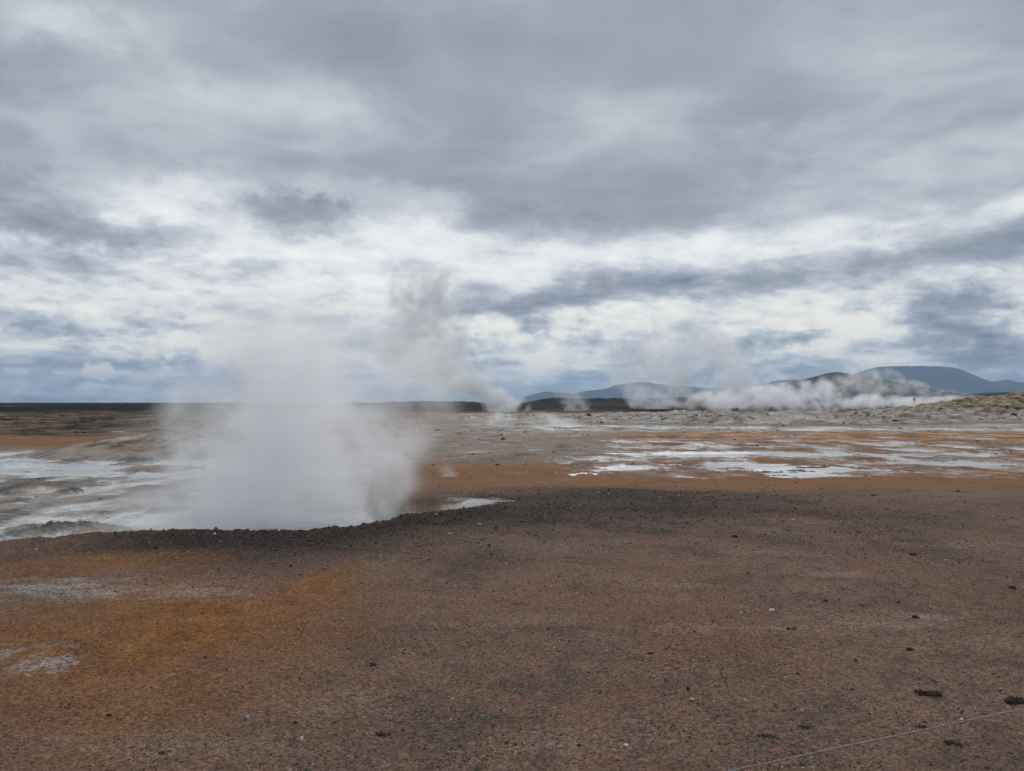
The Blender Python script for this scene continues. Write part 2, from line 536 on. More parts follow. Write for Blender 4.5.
    for i, (px, py, hw, hh, a) in enumerate([(50, 588, 75, 9, .75), (95, 594, 40, 6, .8), (45, 663, 34, 9, .9), (5, 652, 14, 6, .7), (190, 594, 60, 8, .45), (45, 645, 40, 4, .3),
                                             (680, 585, 40, 4, .45), (830, 574, 34, 2.6, .6), (760, 553, 40, 3, .4), (930, 618, 34, 4, .6), (880, 625, 50, 5, .4), (700, 628, 60, 6, .3), (985, 640, 40, 5, .3),
                                             (640, 580, 60, 8, .25), (520, 620, 80, 6, .22), (780, 628, 60, 4, .35), (870, 520, 120, 3, .3), (960, 545, 80, 3, .25), (200, 745, 120, 15, .2), (600, 740, 120, 15, .2), (330, 700, 80, 15, .2)]):
        pale = np.maximum(pale, a * ell(X, Y, px, py, hw, hh, 0, .75, 130 + i, 0, 1.0, 2.2))
    pale = np.maximum(pale, .85 * slick)
    # white crust where the flat only just clears the water
    h = z - WATER_Z
    onflat = k * (1 - sstep(0.0, .3, hill_m + crest + rr))
    crust = onflat * (1 - sstep(.004, .04, h + .012 * w1)) * sstep(-.2, .25, w3 + .2 * left + .1)
    crust = np.maximum(crust * (1 - .55 * belt), .75 * slick)
    grey = onflat * np.clip(left * .9 + grey_wet * .9 + .6 * band(Y, 23, 30, 80, 110) * sstep(300, 420, PX) * (1 - sstep(540, 680, PX + 60 * w3)), 0, 1)
    grey = np.maximum(grey, np.clip(pudland * sstep(-.05, .25, fbm(X * .38, Y * .24, 95, 6, .62)) * .8, 0, 1))
    grey = np.maximum(grey, slick)
    grey = np.maximum(grey, sstep(.15, .8, p) * sstep(.7, 1.3, s) * (1 - sstep(31, 37, Y)))
    rock = np.clip(sstep(.1, .5, hill_m) + sstep(.1, .5, crest) + sstep(.1, .4, rr), 0, 1)
    olive = np.clip(sstep(.1, .5, rr) + .45 * sstep(.2, .6, crest) * sstep(-.1, .2, w3), 0, 1)
    brownfar = band(D + 10 * w3, 50, 62, 165, 200) * (1 - sstep(200, 420, PX))
    lava_m = np.clip(np.maximum(sstep(130, 215, D + 40 * fbm(X * .012, Y * .012, 96, 5)), .0) , 0, 1)
    lava_m = np.maximum(lava_m, bump)
    darkm = np.clip(sstep(.04, .14, dark_m) + sstep(.02, .06, dark_m2) + np.clip(left * sstep(.02, .22, fbm(X * .55, Y * .42, 97, 6, .64)), 0, 1) * .75, 0, 1)
    darkm = np.maximum(darkm, grey_wet * sstep(.18, .36, fbm(X * .28, Y * .2, 98, 6, .64)) * .8)
    darkm = np.maximum(darkm, .8 * ell(X, Y, 505, 458, 70, 3.0, WATER_Z, .6, 99, 0, .8) * sstep(-.1, .15, w1))
    tan_mask = sstep(.03, .1, tan_m)
    return z, dict(ora=ora, char=char, pale=pale, crust=crust, grey=grey, rock=rock, olive=olive, brown=brownfar, lava=lava_m, dark=darkm, tan=tan_mask, red=redland)


def build_ground():
    fr = np.linspace(-41, 41, 720)
    bk = np.linspace(41, 319, 90)[1:-1]
    ang = np.radians(np.concatenate([fr, bk]))
    # rings: dense where the picture needs it
    rr_ = [0.4]
    while rr_[-1] < 15000:
        r = rr_[-1]
        st = .010 if r < 3 else (.0052 if r < 14 else (.0078 if r < 140 else (.012 if r < 700 else .05)))
        if r < 1.6:
            st = .05
        rr_.append(r * (1 + st))
    rad = np.array(rr_)
    A, Rd = np.meshgrid(ang, rad)
    X, Y = (Rd * np.sin(A)).astype(np.float32), (Rd * np.cos(A)).astype(np.float32)
    z, m = terrain(X, Y)
    nr, nc = X.shape
    V = np.stack([X, Y, z], -1).reshape(-1, 3)
    V = np.vstack([V, [[0, 0, float(z[0].mean())]]])
    faces = grid_faces(nr, nc, wrap=True)[:, ::-1]
    cen = len(V) - 1
    j = np.arange(nc)
    capf = np.stack([np.full(nc, cen), (j + 1) % nc, j], -1)
    me = bpy.data.meshes.new('ground')
    n4, n3 = len(faces), len(capf)
    me.vertices.add(len(V))
    me.vertices.foreach_set('co', V.astype(np.float32).ravel())
    me.loops.add(n4 * 4 + n3 * 3)
    me.loops.foreach_set('vertex_index', np.concatenate([faces.ravel(), capf.ravel()]).astype(np.int32))
    me.polygons.add(n4 + n3)
    me.polygons.foreach_set('loop_start', np.concatenate([np.arange(n4) * 4, n4 * 4 + np.arange(n3) * 3]).astype(np.int32))
    me.polygons.foreach_set('use_smooth', np.ones(n4 + n3, dtype=bool))
    me.update(calc_edges=True)
    for nm, keys in (('soil_a', ('ora', 'char', 'pale', 'crust')), ('soil_b', ('grey', 'rock', 'olive', 'lava')), ('soil_c', ('dark', 'tan', 'brown', 'red'))):
        at_ = me.attributes.new(nm, 'FLOAT_COLOR', 'POINT')
        arr = np.zeros((len(V), 4), dtype=np.float32)
        for q, kx in enumerate(keys):
            arr[:-1, q] = m[kx].ravel()
        at_.data.foreach_set('color', arr.ravel())
    return me


def ground_material():
    m, nt, out = new_mat('soil')
    bs = nt.new('ShaderNodeBsdfPrincipled')
    nt.l.new(bs.outputs[0], out.inputs['Surface'])
    tc = nt.new('ShaderNodeTexCoord')
    P = tc.outputs['Object']

    def attr(n):
        a = nt.new('ShaderNodeAttribute')
        a.attribute_name = n
        s = nt.new('ShaderNodeSeparateColor')
        nt.l.new(a.outputs['Color'], s.inputs[0])
        return s.outputs[0], s.outputs[1], s.outputs[2], a.outputs['Alpha']
    ora, char, pale, crust = attr('soil_a')
    grey, rock, olive, lava = attr('soil_b')
    dark, tan, brown, red = attr('soil_c')
    nL = nt.noise(P, .55, 5, .6)
    nM = nt.noise(P, 4.0, 6, .62)
    nF = nt.noise(P, 34.0, 5, .7)
    nG = nt.noise(P, 130.0, 3, .7)
    vo = nt.new('ShaderNodeTexVoronoi', feature='F1')
    nt.put(vo.inputs['Vector'], P)
    vo.inputs['Scale'].default_value = 85.0
    vcol = nt.sep(vo.outputs['Color'])[0]
    # base red-brown soil
    base = nt.ramp(nL, [(.25, (.156, .097, .071)), (.5, (.198, .124, .091)), (.75, (.240, .158, .121))])
    nS = nt.noise(nt.vmath('ADD', P, (13.0, 4.0, 0)), 1.15, 8, .70)
    nT = nt.noise(nt.vmath('ADD', P, (-7.0, 21.0, 0)), .42, 6, .64)
    base = nt.mix(nt.math('MULTIPLY', nt.mapr(nS, .50, .62), nt.mapr(nF, .25, .6, .1, .65)), base, (.080, .070, .058))
    base = nt.mix(nt.math('MULTIPLY', nt.mapr(nT, .53, .66), .5), base, (.215, .112, .080))
    base = nt.mix(nt.math('MULTIPLY', nt.mapr(nS, .44, .36), nt.mapr(nM, .40, .62, 0, .75)), base, (.29, .215, .17))
    base = nt.mix(nt.mapr(nM, .46, .70, 0, .8), base, (.115, .088, .07))
    oc = nt.ramp(nM, [(.3, (.17, .068, .022)), (.55, (.255, .115, .040)), (.75, (.34, .18, .080))])
    c = nt.mix(nt.math('MULTIPLY', ora, nt.mapr(nF, .2, .6, .75, 1.0)), base, oc)
    rc = nt.ramp(nL, [(.35, (.30, .125, .05)), (.65, (.42, .225, .10))])
    c = nt.mix(nt.math('MULTIPLY', red, nt.mapr(nL, .40, .6)), c, rc)
    c = nt.mix(nt.math('MULTIPLY', pale, nt.mapr(nF, .30, .58)), c, nt.mix(nt.mapr(nt.sep(P)[0], -2.5, -.5), (.37, .345, .33), (.335, .265, .215)))
    gc = nt.ramp(nM, [(.3, (.17, .16, .155)), (.55, (.32, .30, .28)), (.8, (.44, .42, .41))])
    gc = nt.mix(nt.mapr(nL, .42, .62), gc, (.31, .245, .185))
    c = nt.mix(grey, c, gc)
    c = nt.mix(tan, c, (.27, .205, .15))
    nP = nt.noise(nt.vmath('MULTIPLY', P, (1.5, 1, 1)), .42, 7, .68)
    flatm = nt.math('MAXIMUM', grey, nt.math('MULTIPLY', ora, nt.math('MULTIPLY', nt.mapr(nt.sep(P)[1], 17, 22), nt.mapr(nt.sep(P)[0], -2, 6))))
    c = nt.mix(nt.math('MULTIPLY', flatm, nt.mapr(nP, .47, .36)), c, (.085, .078, .072))
    c = nt.mix(nt.math('MULTIPLY', flatm, nt.mapr(nP, .55, .66)), c, (.52, .505, .50))
    c = nt.mix(crust, c, nt.ramp(nM, [(.3, (.50, .50, .50)), (.6, (.66, .66, .66))]))
    c = nt.mix(nt.math('MULTIPLY', dark, .95), c, nt.ramp(nF, [(.3, (.045, .047, .052)), (.7, (.13, .128, .13))]))
    chc = nt.ramp(nF, [(.3, (.014, .0135, .0135)), (.55, (.034, .032, .031)), (.8, (.080, .070, .062))])
    c = nt.mix(nt.math('MULTIPLY', char, nt.mapr(nM, .2, .6, 1.0, .80)), c, chc)
    nR = nt.noise(P, .75, 8, .7)
    rk = nt.ramp(nR, [(.34, (.05, .05, .048)), (.43, (.21, .205, .19)), (.54, (.40, .39, .37)), (.72, (.56, .55, .53))])
    rk = nt.mix(nt.math('MULTIPLY', nt.mapr(nt.noise(P, .09, 6, .65), .47, .60), .75), rk, nt.ramp(nR, [(.36, (.06, .042, .028)), (.52, (.27, .19, .115)), (.72, (.44, .36, .26))]))
    c = nt.mix(rock, c, rk)
    ol = nt.ramp(nR, [(.34, (.035, .028, .018)), (.46, (.15, .098, .055)), (.58, (.33, .275, .18)), (.75, (.47, .42, .32))])
    c = nt.mix(nt.math('MULTIPLY', olive, .85), c, ol)
    nB = nt.noise(nt.vmath('MULTIPLY', P, (.6, 1, 1)), .22, 9, .74)
    bc = nt.ramp(nB, [(.40, (.014, .012, .010)), (.50, (.075, .054, .040)), (.66, (.22, .165, .12))])
    c = nt.mix(brown, c, bc)
    nV = nt.noise(nt.vmath('MULTIPLY', P, (1, .55, 1)), .022, 9, .7)
    lc = nt.ramp(nV, [(.38, (.003, .003, .0035)), (.54, (.010, .0095, .009)), (.66, (.075, .062, .042))])
    c = nt.mix(lava, c, lc)
    # grain: every crumb has its own tone
    g1 = nt.mapr(nG, .3, .7, .52, 1.54, 'LINEAR')
    g2 = nt.mapr(vcol, 0, 1, .6, 1.4, 'LINEAR')
    g3 = nt.mapr(nF, .3, .7, .62, 1.36, 'LINEAR')
    g = nt.math('MULTIPLY', nt.math('MULTIPLY', g1, g2), g3)
    c = nt.mix(1.0, c, nt.comb(g, g, g), 'MULTIPLY')
    nt.put(bs.inputs['Base Color'], c)
    bs.inputs['Roughness'].default_value = .95
    bs.inputs['Specular IOR Level'].default_value = .06
    hsum = nt.math('ADD', nt.math('MULTIPLY', nF, .024), nt.math('MULTIPLY', nG, .010))
    hsum = nt.math('MULTIPLY_ADD', nM, .03, hsum)
    hsum = nt.math('MULTIPLY_ADD', nt.math('MULTIPLY', nR, rock), .5, hsum)
    hsum = nt.math('MULTIPLY_ADD', vo.outputs['Distance'], -.006, hsum)
    b = nt.new('ShaderNodeBump')
    b.inputs['Strength'].default_value = 1.0
    b.inputs['Distance'].default_value = 1.0
    nt.put(b.inputs['Height'], hsum)
    nt.l.new(b.outputs[0], bs.inputs['Normal'])
    return m


ground_me = build_ground()
link('ground', ground_me, ground_material(), kind='structure')


# ------------------------------------------------------------------ water: milky pools and puddles
def water_material():
    m, nt, out = new_mat('milky_water')
    bs = nt.new('ShaderNodeBsdfPrincipled')
    nt.l.new(bs.outputs[0], out.inputs['Surface'])
    tc = nt.new('ShaderNodeTexCoord')
    P = tc.outputs['Object']
    n = nt.noise(nt.vmath('MULTIPLY', P, (.5, 1.2, 1)), .5, 6, .6)
    c = nt.ramp(n, [(.3, (.16, .175, .19)), (.5, (.30, .325, .345)), (.7, (.46, .49, .515))])
    # cracked skin of grey mud on the pool
    wv = nt.vmath('ADD', P, nt.vmath('SCALE', nt.noise(P, 1.2, 3, .5, 0, 'Color'), .7))
    vo = nt.new('ShaderNodeTexVoronoi', feature='DISTANCE_TO_EDGE')
    nt.put(vo.inputs['Vector'], wv)
    vo.inputs['Scale'].default_value = .75
    crack = nt.mapr(vo.outputs['Distance'], .035, .012)
    y = nt.sep(P)[1]
    x = nt.sep(P)[0]
    pool = nt.math('MULTIPLY', nt.mapr(y, 19, 16), nt.mapr(x, .5, -.5))
    c = nt.mix(nt.math('MULTIPLY', pool, .8), c, (.27, .285, .30))
    c = nt.mix(nt.math('MULTIPLY', crack, pool), c, (.06, .062, .068))
    nt.put(bs.inputs['Base Color'], c)
    nt.put(bs.inputs['Roughness'], nt.mapr(n, .35, .65, .16, .42))
    b = nt.new('ShaderNodeBump')
    b.inputs['Strength'].default_value = .25
    b.inputs['Distance'].default_value = .02
    nt.put(b.inputs['Height'], nt.noise(P, 5, 3, .5))
    nt.l.new(b.outputs[0], bs.inputs['Normal'])
    return m


xs = np.linspace(-90, 110, 41)
ys = np.linspace(8.5, 112, 41)
Xg, Yg = np.meshgrid(xs, ys)
# the sheet starts behind the rim, so it stays below the soil everywhere else
wm = mesh_np('water', np.stack([Xg, Yg, np.full_like(Xg, WATER_Z)], -1).reshape(-1, 3), grid_faces(41, 41))
link('water', wm, water_material(), kind='structure')


# ------------------------------------------------------------------ hills and mountains
def hill_material(name, dark, mid, lite, scale):
    m, nt, out = new_mat(name)
    bs = nt.new('ShaderNodeBsdfPrincipled')
    nt.l.new(bs.outputs[0], out.inputs['Surface'])
    tc = nt.new('ShaderNodeTexCoord')
    P = tc.outputs['Object']
    n = nt.noise(nt.vmath('MULTIPLY', P, (1, 1, 2.2)), scale, 9, .66)
    c = nt.ramp(n, [(.34, dark), (.54, mid), (.70, lite)])
    nt.put(bs.inputs['Base Color'], c)
    bs.inputs['Roughness'].default_value = 1
    bs.inputs['Specular IOR Level'].default_value = .05
    return m


def mountain(name, prof, dist, depth, mat, rough, seed, flat_top=1.2, label=None):
    prof = sorted(prof)
    n, k = 260, 70
    px = np.linspace(prof[0][0], prof[-1][0], n)
    py = np.interp(px, [p[0] for p in prof], [p[1] for p in prof])
    H = np.maximum((HORIZON - py) / F * dist + CAM_Z, 0)
    xw = (px - 512) / F * dist
    v = np.linspace(-1, 1, k)
    Xh, V = np.meshgrid(xw, v)
    Yh = dist + V * depth
    Hh = np.broadcast_to(H, Xh.shape)
    S = np.clip(1 - np.abs(V) ** flat_top, 0, 1)
    amp = rough * depth
    nz = fbm(Xh / depth * 2.2, Yh / depth * 2.2, seed, 7, .55)
    gul = ridged(Xh / depth * 3.5, Yh / depth * 1.5, seed + 9, 6) - .5
    Z = Hh * S + (nz + .8 * gul) * amp * S * (1 - .8 * np.exp(-(V / .12) ** 2)) * np.clip(Hh / (Hh.max() * .5), 0, 1)
    Z = Z - 4.0 * (np.abs(V) ** 8) - .5
    me = mesh_np(name, np.stack([Xh, Yh, Z], -1).reshape(-1, 3), grid_faces(k, n))
    return link(name, me, mat, kind='structure')


blue_rock = hill_material('far_rock', (.030, .032, .034), (.05, .05, .05), (.085, .08, .075), .0012)
dark_rock = hill_material('dark_heath', (.012, .012, .012), (.032, .030, .028), (.115, .10, .085), .010)
mountain('mountain', [(500, 402), (522, 398), (533, 394), (548, 391.3), (560, 393), (575, 393.3), (590, 390.5), (605, 388.5), (618, 384.5), (632, 382.8), (645, 382),
                      (662, 384.2), (685, 385.6), (705, 388), (730, 389), (750, 386), (775, 381), (795, 379), (815, 380), (840, 388), (880, 402)], 11000, 900, blue_rock, .05, 201)
mountain('mountain', [(770, 402), (800, 393), (840, 380), (868, 369), (880, 366.6), (905, 365.8), (935, 366), (952, 366.8), (962, 370), (975, 376.5), (986, 380.8), (996, 381.3), (1006, 379.6), (1016, 381.8),
                      (1040, 383), (1100, 388), (1200, 402)], 9500, 800, blue_rock, .05, 205, 1.3)
mountain('hill', [(640, 402), (690, 399), (740, 393), (770, 387.5), (787, 383), (803, 379), (818, 375.5), (830, 372), (838, 371.6), (850, 373), (864, 375.5), (881, 379), (895, 381.6), (909, 385), (925, 388.6),
                  (940, 391.3), (955, 394), (975, 399), (1000, 402.5)], 2300, 260, dark_rock, .05, 211)
mountain('hill', [(900, 402.5), (940, 397.5), (966, 394.8), (985, 392.6), (1005, 392.2), (1024, 392.8), (1080, 391), (1160, 396), (1240, 402.5)], 1500, 170, dark_rock, .03, 215)

# ------------------------------------------------------------------ stones
ICO_V, ICO_F = None, None


def ico(level):
    import bmesh
    bm = bmesh.new()
    bmesh.ops.create_icosphere(bm, subdivisions=level, radius=1)
    v = np.array([p.co[:] for p in bm.verts])
    f = np.array([[q.index for q in p.verts] for p in bm.faces])
    bm.free()
    return v, f


I1v, I1f = ico(1)
I3v, I3f = ico(3)


def ground_z(x, y):
    z, _ = terrain(np.array([float(x)]), np.array([float(y)]))
    return float(z[0])


def stone_material():
    m, nt, out = new_mat('gravel_stone')
    bs = nt.new('ShaderNodeBsdfPrincipled')
    nt.l.new(bs.outputs[0], out.inputs['Surface'])
    a = nt.new('ShaderNodeAttribute')
    a.attribute_name = 'tone'
    tc = nt.new('ShaderNodeTexCoord')
    n = nt.noise(tc.outputs['Object'], 160, 3, .6)
    g = nt.mapr(n, .3, .7, .7, 1.3, 'LINEAR')
    nt.put(bs.inputs['Base Color'], nt.mix(1, a.outputs['Color'], nt.comb(g, g, g), 'MULTIPLY'))
    bs.inputs['Roughness'].default_value = .9
    bs.inputs['Specular IOR Level'].default_value = .2
    return m


def build_gravel():
    n = 95000
    # spread over the foreground, thinning with distance
    r = 2.2 * (15.5 / 2.2) ** rng.random(n)
    th = np.radians(rng.uniform(-42, 42, n))
    X, Y = r * np.sin(th), r * np.cos(th)
    z, m = terrain(X, Y)
    p, s = pit(X, Y)
    dens = np.clip(.45 + 1.1 * fbm(X * 1.1, Y * 1.1, 301, 4, .6) + .5 * m['char'], .06, 1)
    dens = dens * (1 - .65 * m['ora']) * (p < .03)
    keep = rng.random(n) < dens
    X, Y, z, r = X[keep], Y[keep], z[keep], r[keep]
    ch = m['char'][keep]
    n = len(X)
    size = np.clip(rng.lognormal(math.log(.0034), .42, n), .0018, .011) * (.75 + .05 * r) * (1 + 1.1 * ch)
    sc3 = np.stack([rng.uniform(.7, 1.4, n), rng.uniform(.7, 1.3, n), rng.uniform(.45, .85, n)], -1) * size[:, None]
    ang = rng.uniform(0, 2 * math.pi, n)
    base = I1v[None] * (1 + rng.uniform(-.28, .28, (n, len(I1v), 1)))
    v = base * sc3[:, None, :]
    c, sn = np.cos(ang)[:, None], np.sin(ang)[:, None]
    vx = v[..., 0] * c - v[..., 1] * sn
    vy = v[..., 0] * sn + v[..., 1] * c
    V = np.stack([vx + X[:, None], vy + Y[:, None], v[..., 2] + (z + sc3[:, 2] * .35)[:, None]], -1)
    nv = len(I1v)
    Fc = (I1f[None] + (np.arange(n) * nv)[:, None, None]).reshape(-1, 3)
    me = mesh_np('gravel', V.reshape(-1, 3), Fc, smooth=False)
    t = rng.random(n)
    tone = np.empty((n, 3))
    pal = np.array([(.055, .045, .04), (.12, .085, .065), (.19, .135, .10), (.30, .24, .19), (.52, .47, .41)])
    idx = np.digitize(t, [.40, .70, .90, .985])
    idx = np.where((ch > .5) & (idx > 1) & (rng.random(n) < .8), 0, idx)
    tone = pal[idx] * rng.uniform(.8, 1.2, (n, 1))
    arr = np.ones((n, nv, 4), dtype=np.float32)
    arr[..., :3] = tone[:, None, :]
    at_ = me.attributes.new('tone', 'FLOAT_COLOR', 'POINT')
    at_.data.foreach_set('color', arr.ravel())
    return me


stone_mat = stone_material()
link('gravel', build_gravel(), stone_mat, kind='stuff')



def build_rubble():
    n = 30000
    r = 15.0 * (125 / 15.0) ** rng.random(n)
    th = np.radians(rng.uniform(-42, 42, n))
    X, Y = r * np.sin(th), r * np.cos(th)
    z, m = terrain(X, Y)
    p, s = pit(X, Y)
    clump = np.clip(.15 + 1.6 * fbm(X * .25, Y * .25, 311, 4, .6), 0, 1)
    dens = clump * np.clip(.25 + .9 * m['rock'] + .5 * m['dark'], 0, 1)
    keep = (rng.random(n) < dens) & (z > WATER_Z + .01)
    X, Y, z = X[keep], Y[keep], z[keep]
    n = len(X)
    size = np.clip(rng.lognormal(math.log(.032), .5, n), .014, .14) * (1 + .9 * m['rock'][keep]) * np.clip(Y / 40, .45, 1.6)
    sc3 = np.stack([rng.uniform(.8, 1.5, n), rng.uniform(.7, 1.3, n), rng.uniform(.4, .8, n)], -1) * size[:, None]
    v = I1v[None] * (1 + rng.uniform(-.28, .28, (n, len(I1v), 1))) * sc3[:, None, :]
    V = v + np.stack([X, Y, z + sc3[:, 2] * .2], -1)[:, None, :]
    nv = len(I1v)
    Fc = (I1f[None] + (np.arange(n) * nv)[:, None, None]).reshape(-1, 3)
    me = mesh_np('rubble', V.reshape(-1, 3), Fc, smooth=False)
    pal = np.array([(.04, .037, .034), (.12, .10, .085), (.26, .24, .22), (.42, .40, .38)])
    tone = pal[np.digitize(rng.random(n), [.45, .75, .92])] * rng.uniform(.8, 1.2, (n, 1))
    arr = np.ones((n, nv, 4), dtype=np.float32)
    arr[..., :3] = tone[:, None, :]
    at_ = me.attributes.new('tone', 'FLOAT_COLOR', 'POINT')
    at_.data.foreach_set('color', arr.ravel())
    return me


link('rubble', build_rubble(), stone_mat, kind='stuff')
rock_mats = {}


def rock_mat(key):
    if key in rock_mats:
        return rock_mats[key]
    a, b = {'clod': ((.026, .020, .016), (.085, .062, .048)), 'black': ((.018, .016, .015), (.05, .043, .04)), 'brown': ((.06, .042, .032), (.13, .092, .07)), 'white': ((.50, .46, .41), (.68, .63, .57)),
            'pink': ((.34, .25, .20), (.46, .36, .30)), 'ochre': ((.36, .24, .12), (.50, .36, .2)), 'grey': ((.16, .15, .14), (.30, .29, .28))}[key]
    m, nt, out = new_mat('stone_' + key)
    bs = nt.new('ShaderNodeBsdfPrincipled')
    nt.l.new(bs.outputs[0], out.inputs['Surface'])
    tc = nt.new('ShaderNodeTexCoord')
    n = nt.noise(tc.outputs['Object'], 45, 6, .65)
    nt.put(bs.inputs['Base Color'], nt.ramp(n, [(.35, a), (.65, b)]))
    bs.inputs['Roughness'].default_value = .92
    bs.inputs['Specular IOR Level'].default_value = .2
    bp = nt.new('ShaderNodeBump')
    bp.inputs['Strength'].default_value = .8
    bp.inputs['Distance'].default_value = .004
    nt.put(bp.inputs['Height'], n)
    nt.l.new(bp.outputs[0], bs.inputs['Normal'])
    rock_mats[key] = m
    return m


def lump(rx, ry, rz, seed, rough=.35, facets=True):
    r = np.random.default_rng(seed)
    v = I3v.copy()
    if facets:                                        # chop with random planes for a broken-stone outline
        for _ in range(9):
            n = r.normal(size=3)
            n /= np.linalg.norm(n)
            d = r.uniform(.55, .9)
            t = v @ n
            v = v - np.clip(t - d, 0, None)[:, None] * n[None]
    nz = fbm(v[:, 0] * 1.7 + seed, v[:, 1] * 1.7 + v[:, 2] * 1.3, seed, 4, .55)
    v = v * (1 + rough * nz)[:, None]
    return v * np.array([rx, ry, rz])


def stone(px, py, wpx, hpx, key, label, name='stone', seed=0, group=None, facets=True):
    x, y = at(px, py + hpx * .35, 0.0)
    zg = ground_z(x, y)
    x, y = at(px, py + hpx * .35, zg)
    zg = ground_z(x, y)
    w = .88 * wpx * y / F / 2
    h = .85 * hpx * y / F / 2
    v = lump(w, w * .75, h * 1.15, seed + 17, .3, facets)
    me = mesh_np(name, v, I3f, smooth=not facets)
    o = link(name, me, rock_mat(key), label=label, category='stone')
    o.location = (x, y, zg + h * .38)
    if group:
        o['group'] = group
    return o


STONES = [
    (772, 610, 7.5, 4, 'white', 'brightest white flat stone lying on the open brown gravel right of the middle'),
    (741.5, 612.5, 5, 3.5, 'pink', 'small pale pinkish stone just left of the brightest white stone'),
    (825.6, 600, 5, 3, 'black', 'black stone just above and right of the brightest white stone'),
    (898, 601.5, 4, 3, 'black', 'small black stone above the flat dark stone at the pale patch on the right'),
    (916, 616.5, 9, 4, 'black', 'flat dark stone at the edge of the pale dusty patch on the right'),
    (909.5, 649, 8, 4, 'black', 'black stone standing alone above the large dark soil clod'),
    (862, 605, 6, 2.4, 'brown', 'thin brown stone between two small black stones right of the white one'),
    (856, 660, 6, 4, 'brown', 'brown stone left of the lone black stone above the soil clod'),
    (109, 715, 6, 4, 'black', 'black stone on the orange stained soil at the lower left'),
    (76, 714, 7, 3, 'brown', 'flat brown stone left of the black stone on the orange soil'),
    (146, 718, 6, 4, 'ochre', 'pale ochre stone right of the black stone on the orange soil'),
    (162, 752, 9, 3.4, 'black', 'flat black stone near the bottom edge at the lower left'),
    (70, 660, 9, 4.5, 'grey', 'grey stone on the pale salt patch in the orange soil'),
    (373, 664, 8, 4, 'black', 'shiny black flat stone left of the middle on bare brown soil'),
    (302, 737.5, 5, 6, 'white', 'blocky white stone near the bottom left of the middle'),
    (295, 722, 5, 3.5, 'black', 'small black stone just above the blocky white stone'),
    (247, 716, 10, 4.5, 'grey', 'grey stone left of the blocky white stone'),
    (205, 657, 5, 3, 'black', 'small black stone at the right edge of the orange stain'),
    (650, 653, 8, 3, 'black', 'flat black stone on reddish soil right of the middle'),
    (688, 688, 4.5, 4.5, 'black', 'small round black stone below the flat black stone on reddish soil'),
    (692, 699, 7, 3.6, 'pink', 'pale stone right below the small round black stone'),
    (744.6, 700, 7.5, 5, 'pink', 'pinkish pale stone above the left end of the rope'),
    (626, 745, 6, 4, 'white', 'white stone near the bottom edge right of the middle'),
    (579, 745, 5, 4, 'black', 'black stone left of the white stone near the bottom edge'),
    (496, 527, 5, 3.4, 'black', 'black stone on the dark scree just below the end of the pool'),
    (489, 545, 5, 3.4, 'black', 'black stone where the dark scree turns to brown soil'),
    (291, 565, 4, 3, 'black', 'black stone on the dark scree below the middle of the steaming rim'),
    (735, 536, 7, 3, 'black', 'dark stone at the far edge of the brown gravel right of the middle'),
    (913, 554, 9, 3.6, 'black', 'dark stone far back on the brown gravel at the right'),
    (1012, 587, 9, 4, 'black', 'dark stone near the right edge above the pale patch'),
    (858, 531, 6, 3, 'brown', 'brown stone far back on the gravel between two dark stones'),
]
for i, (px, py, w, h, key, lab) in enumerate(STONES):
    stone(px, py, w, h, key, lab, seed=i * 5 + 3)


def clod(px, py, wpx, hpx, label, seed, n=7):
    """crumbly dark clod with bits of dead root: one joined lump mesh"""
    r = np.random.default_rng(seed)
    x, y = at(px, py + hpx * .3, 0.0)
    zg = ground_z(x, y)
    W = wpx * y / F / 2
    Hh = hpx * y / F / 2
    vs, fs, off = [], [], 0
    for k in range(n * 3):
        cx = r.uniform(-.95, .95) * W
        cy = r.uniform(-.6, .6) * W * .6
        q = r.uniform(.08, .24)
        v = lump(W * q * 1.3, W * q, Hh * r.uniform(.2, .6), seed * 10 + k, .8, True)
        v = v + np.array([cx, cy, Hh * r.uniform(.0, .4)])
        vs.append(v)
        fs.append(I3f + off)
        off += len(v)
    for k in range(14):                              # short root ends
        a = r.uniform(0, 2 * math.pi)
        ln = W * r.uniform(.35, .7)
        p0 = np.array([r.uniform(-.8, .8) * W, r.uniform(-.3, .3) * W, Hh * .3])
        dirn = np.array([math.cos(a) * .9, math.sin(a) * .4, r.uniform(.2, .9) * Hh / W])
        e = p0 + dirn * ln
        t = W * .035
        ring = [np.array([0, -t, -t]), np.array([0, t, -t]), np.array([t, 0, t])]
        v = np.array([p0 + q for q in ring] + [e + q * .4 for q in ring])
        f = np.array([[0, 1, 4], [0, 4, 3], [1, 2, 5], [1, 5, 4], [2, 0, 3], [2, 3, 5], [3, 4, 5], [0, 2, 1]])
        vs.append(v)
        fs.append(f + off)
        off += 6
    me = mesh_np('soil_clod', np.vstack(vs), np.vstack(fs), smooth=False)
    o = link('soil_clod', me, rock_mat('clod'), label=label, category='soil clod')
    o.location = (x, y, zg)
    return o


clod(929, 690, 23, 9, 'large crumbly dark soil clod with root ends, below the lone black stone', 3)
clod(1017, 696, 24, 13, 'dark crumbly soil clod cut by the right edge, just above the rope', 4)
clod(921, 725, 11, 6, 'small dark soil clod touching the upper side of the rope', 5, 5)
clod(767, 736, 17, 4, 'low dark soil clod left of the rope near the bottom', 6, 5)
clod(952, 743, 17, 5, 'dark soil clod just below the rope', 7, 5)
clod(383, 731, 15, 5, 'low dark soil clod right of the blocky white stone', 8, 5)
clod(806, 726, 18, 4, 'flat dark soil crumbs above the left half of the rope', 9, 5)
clod(791, 627, 9, 4, 'small dark soil clod below the brightest white stone', 10, 4)


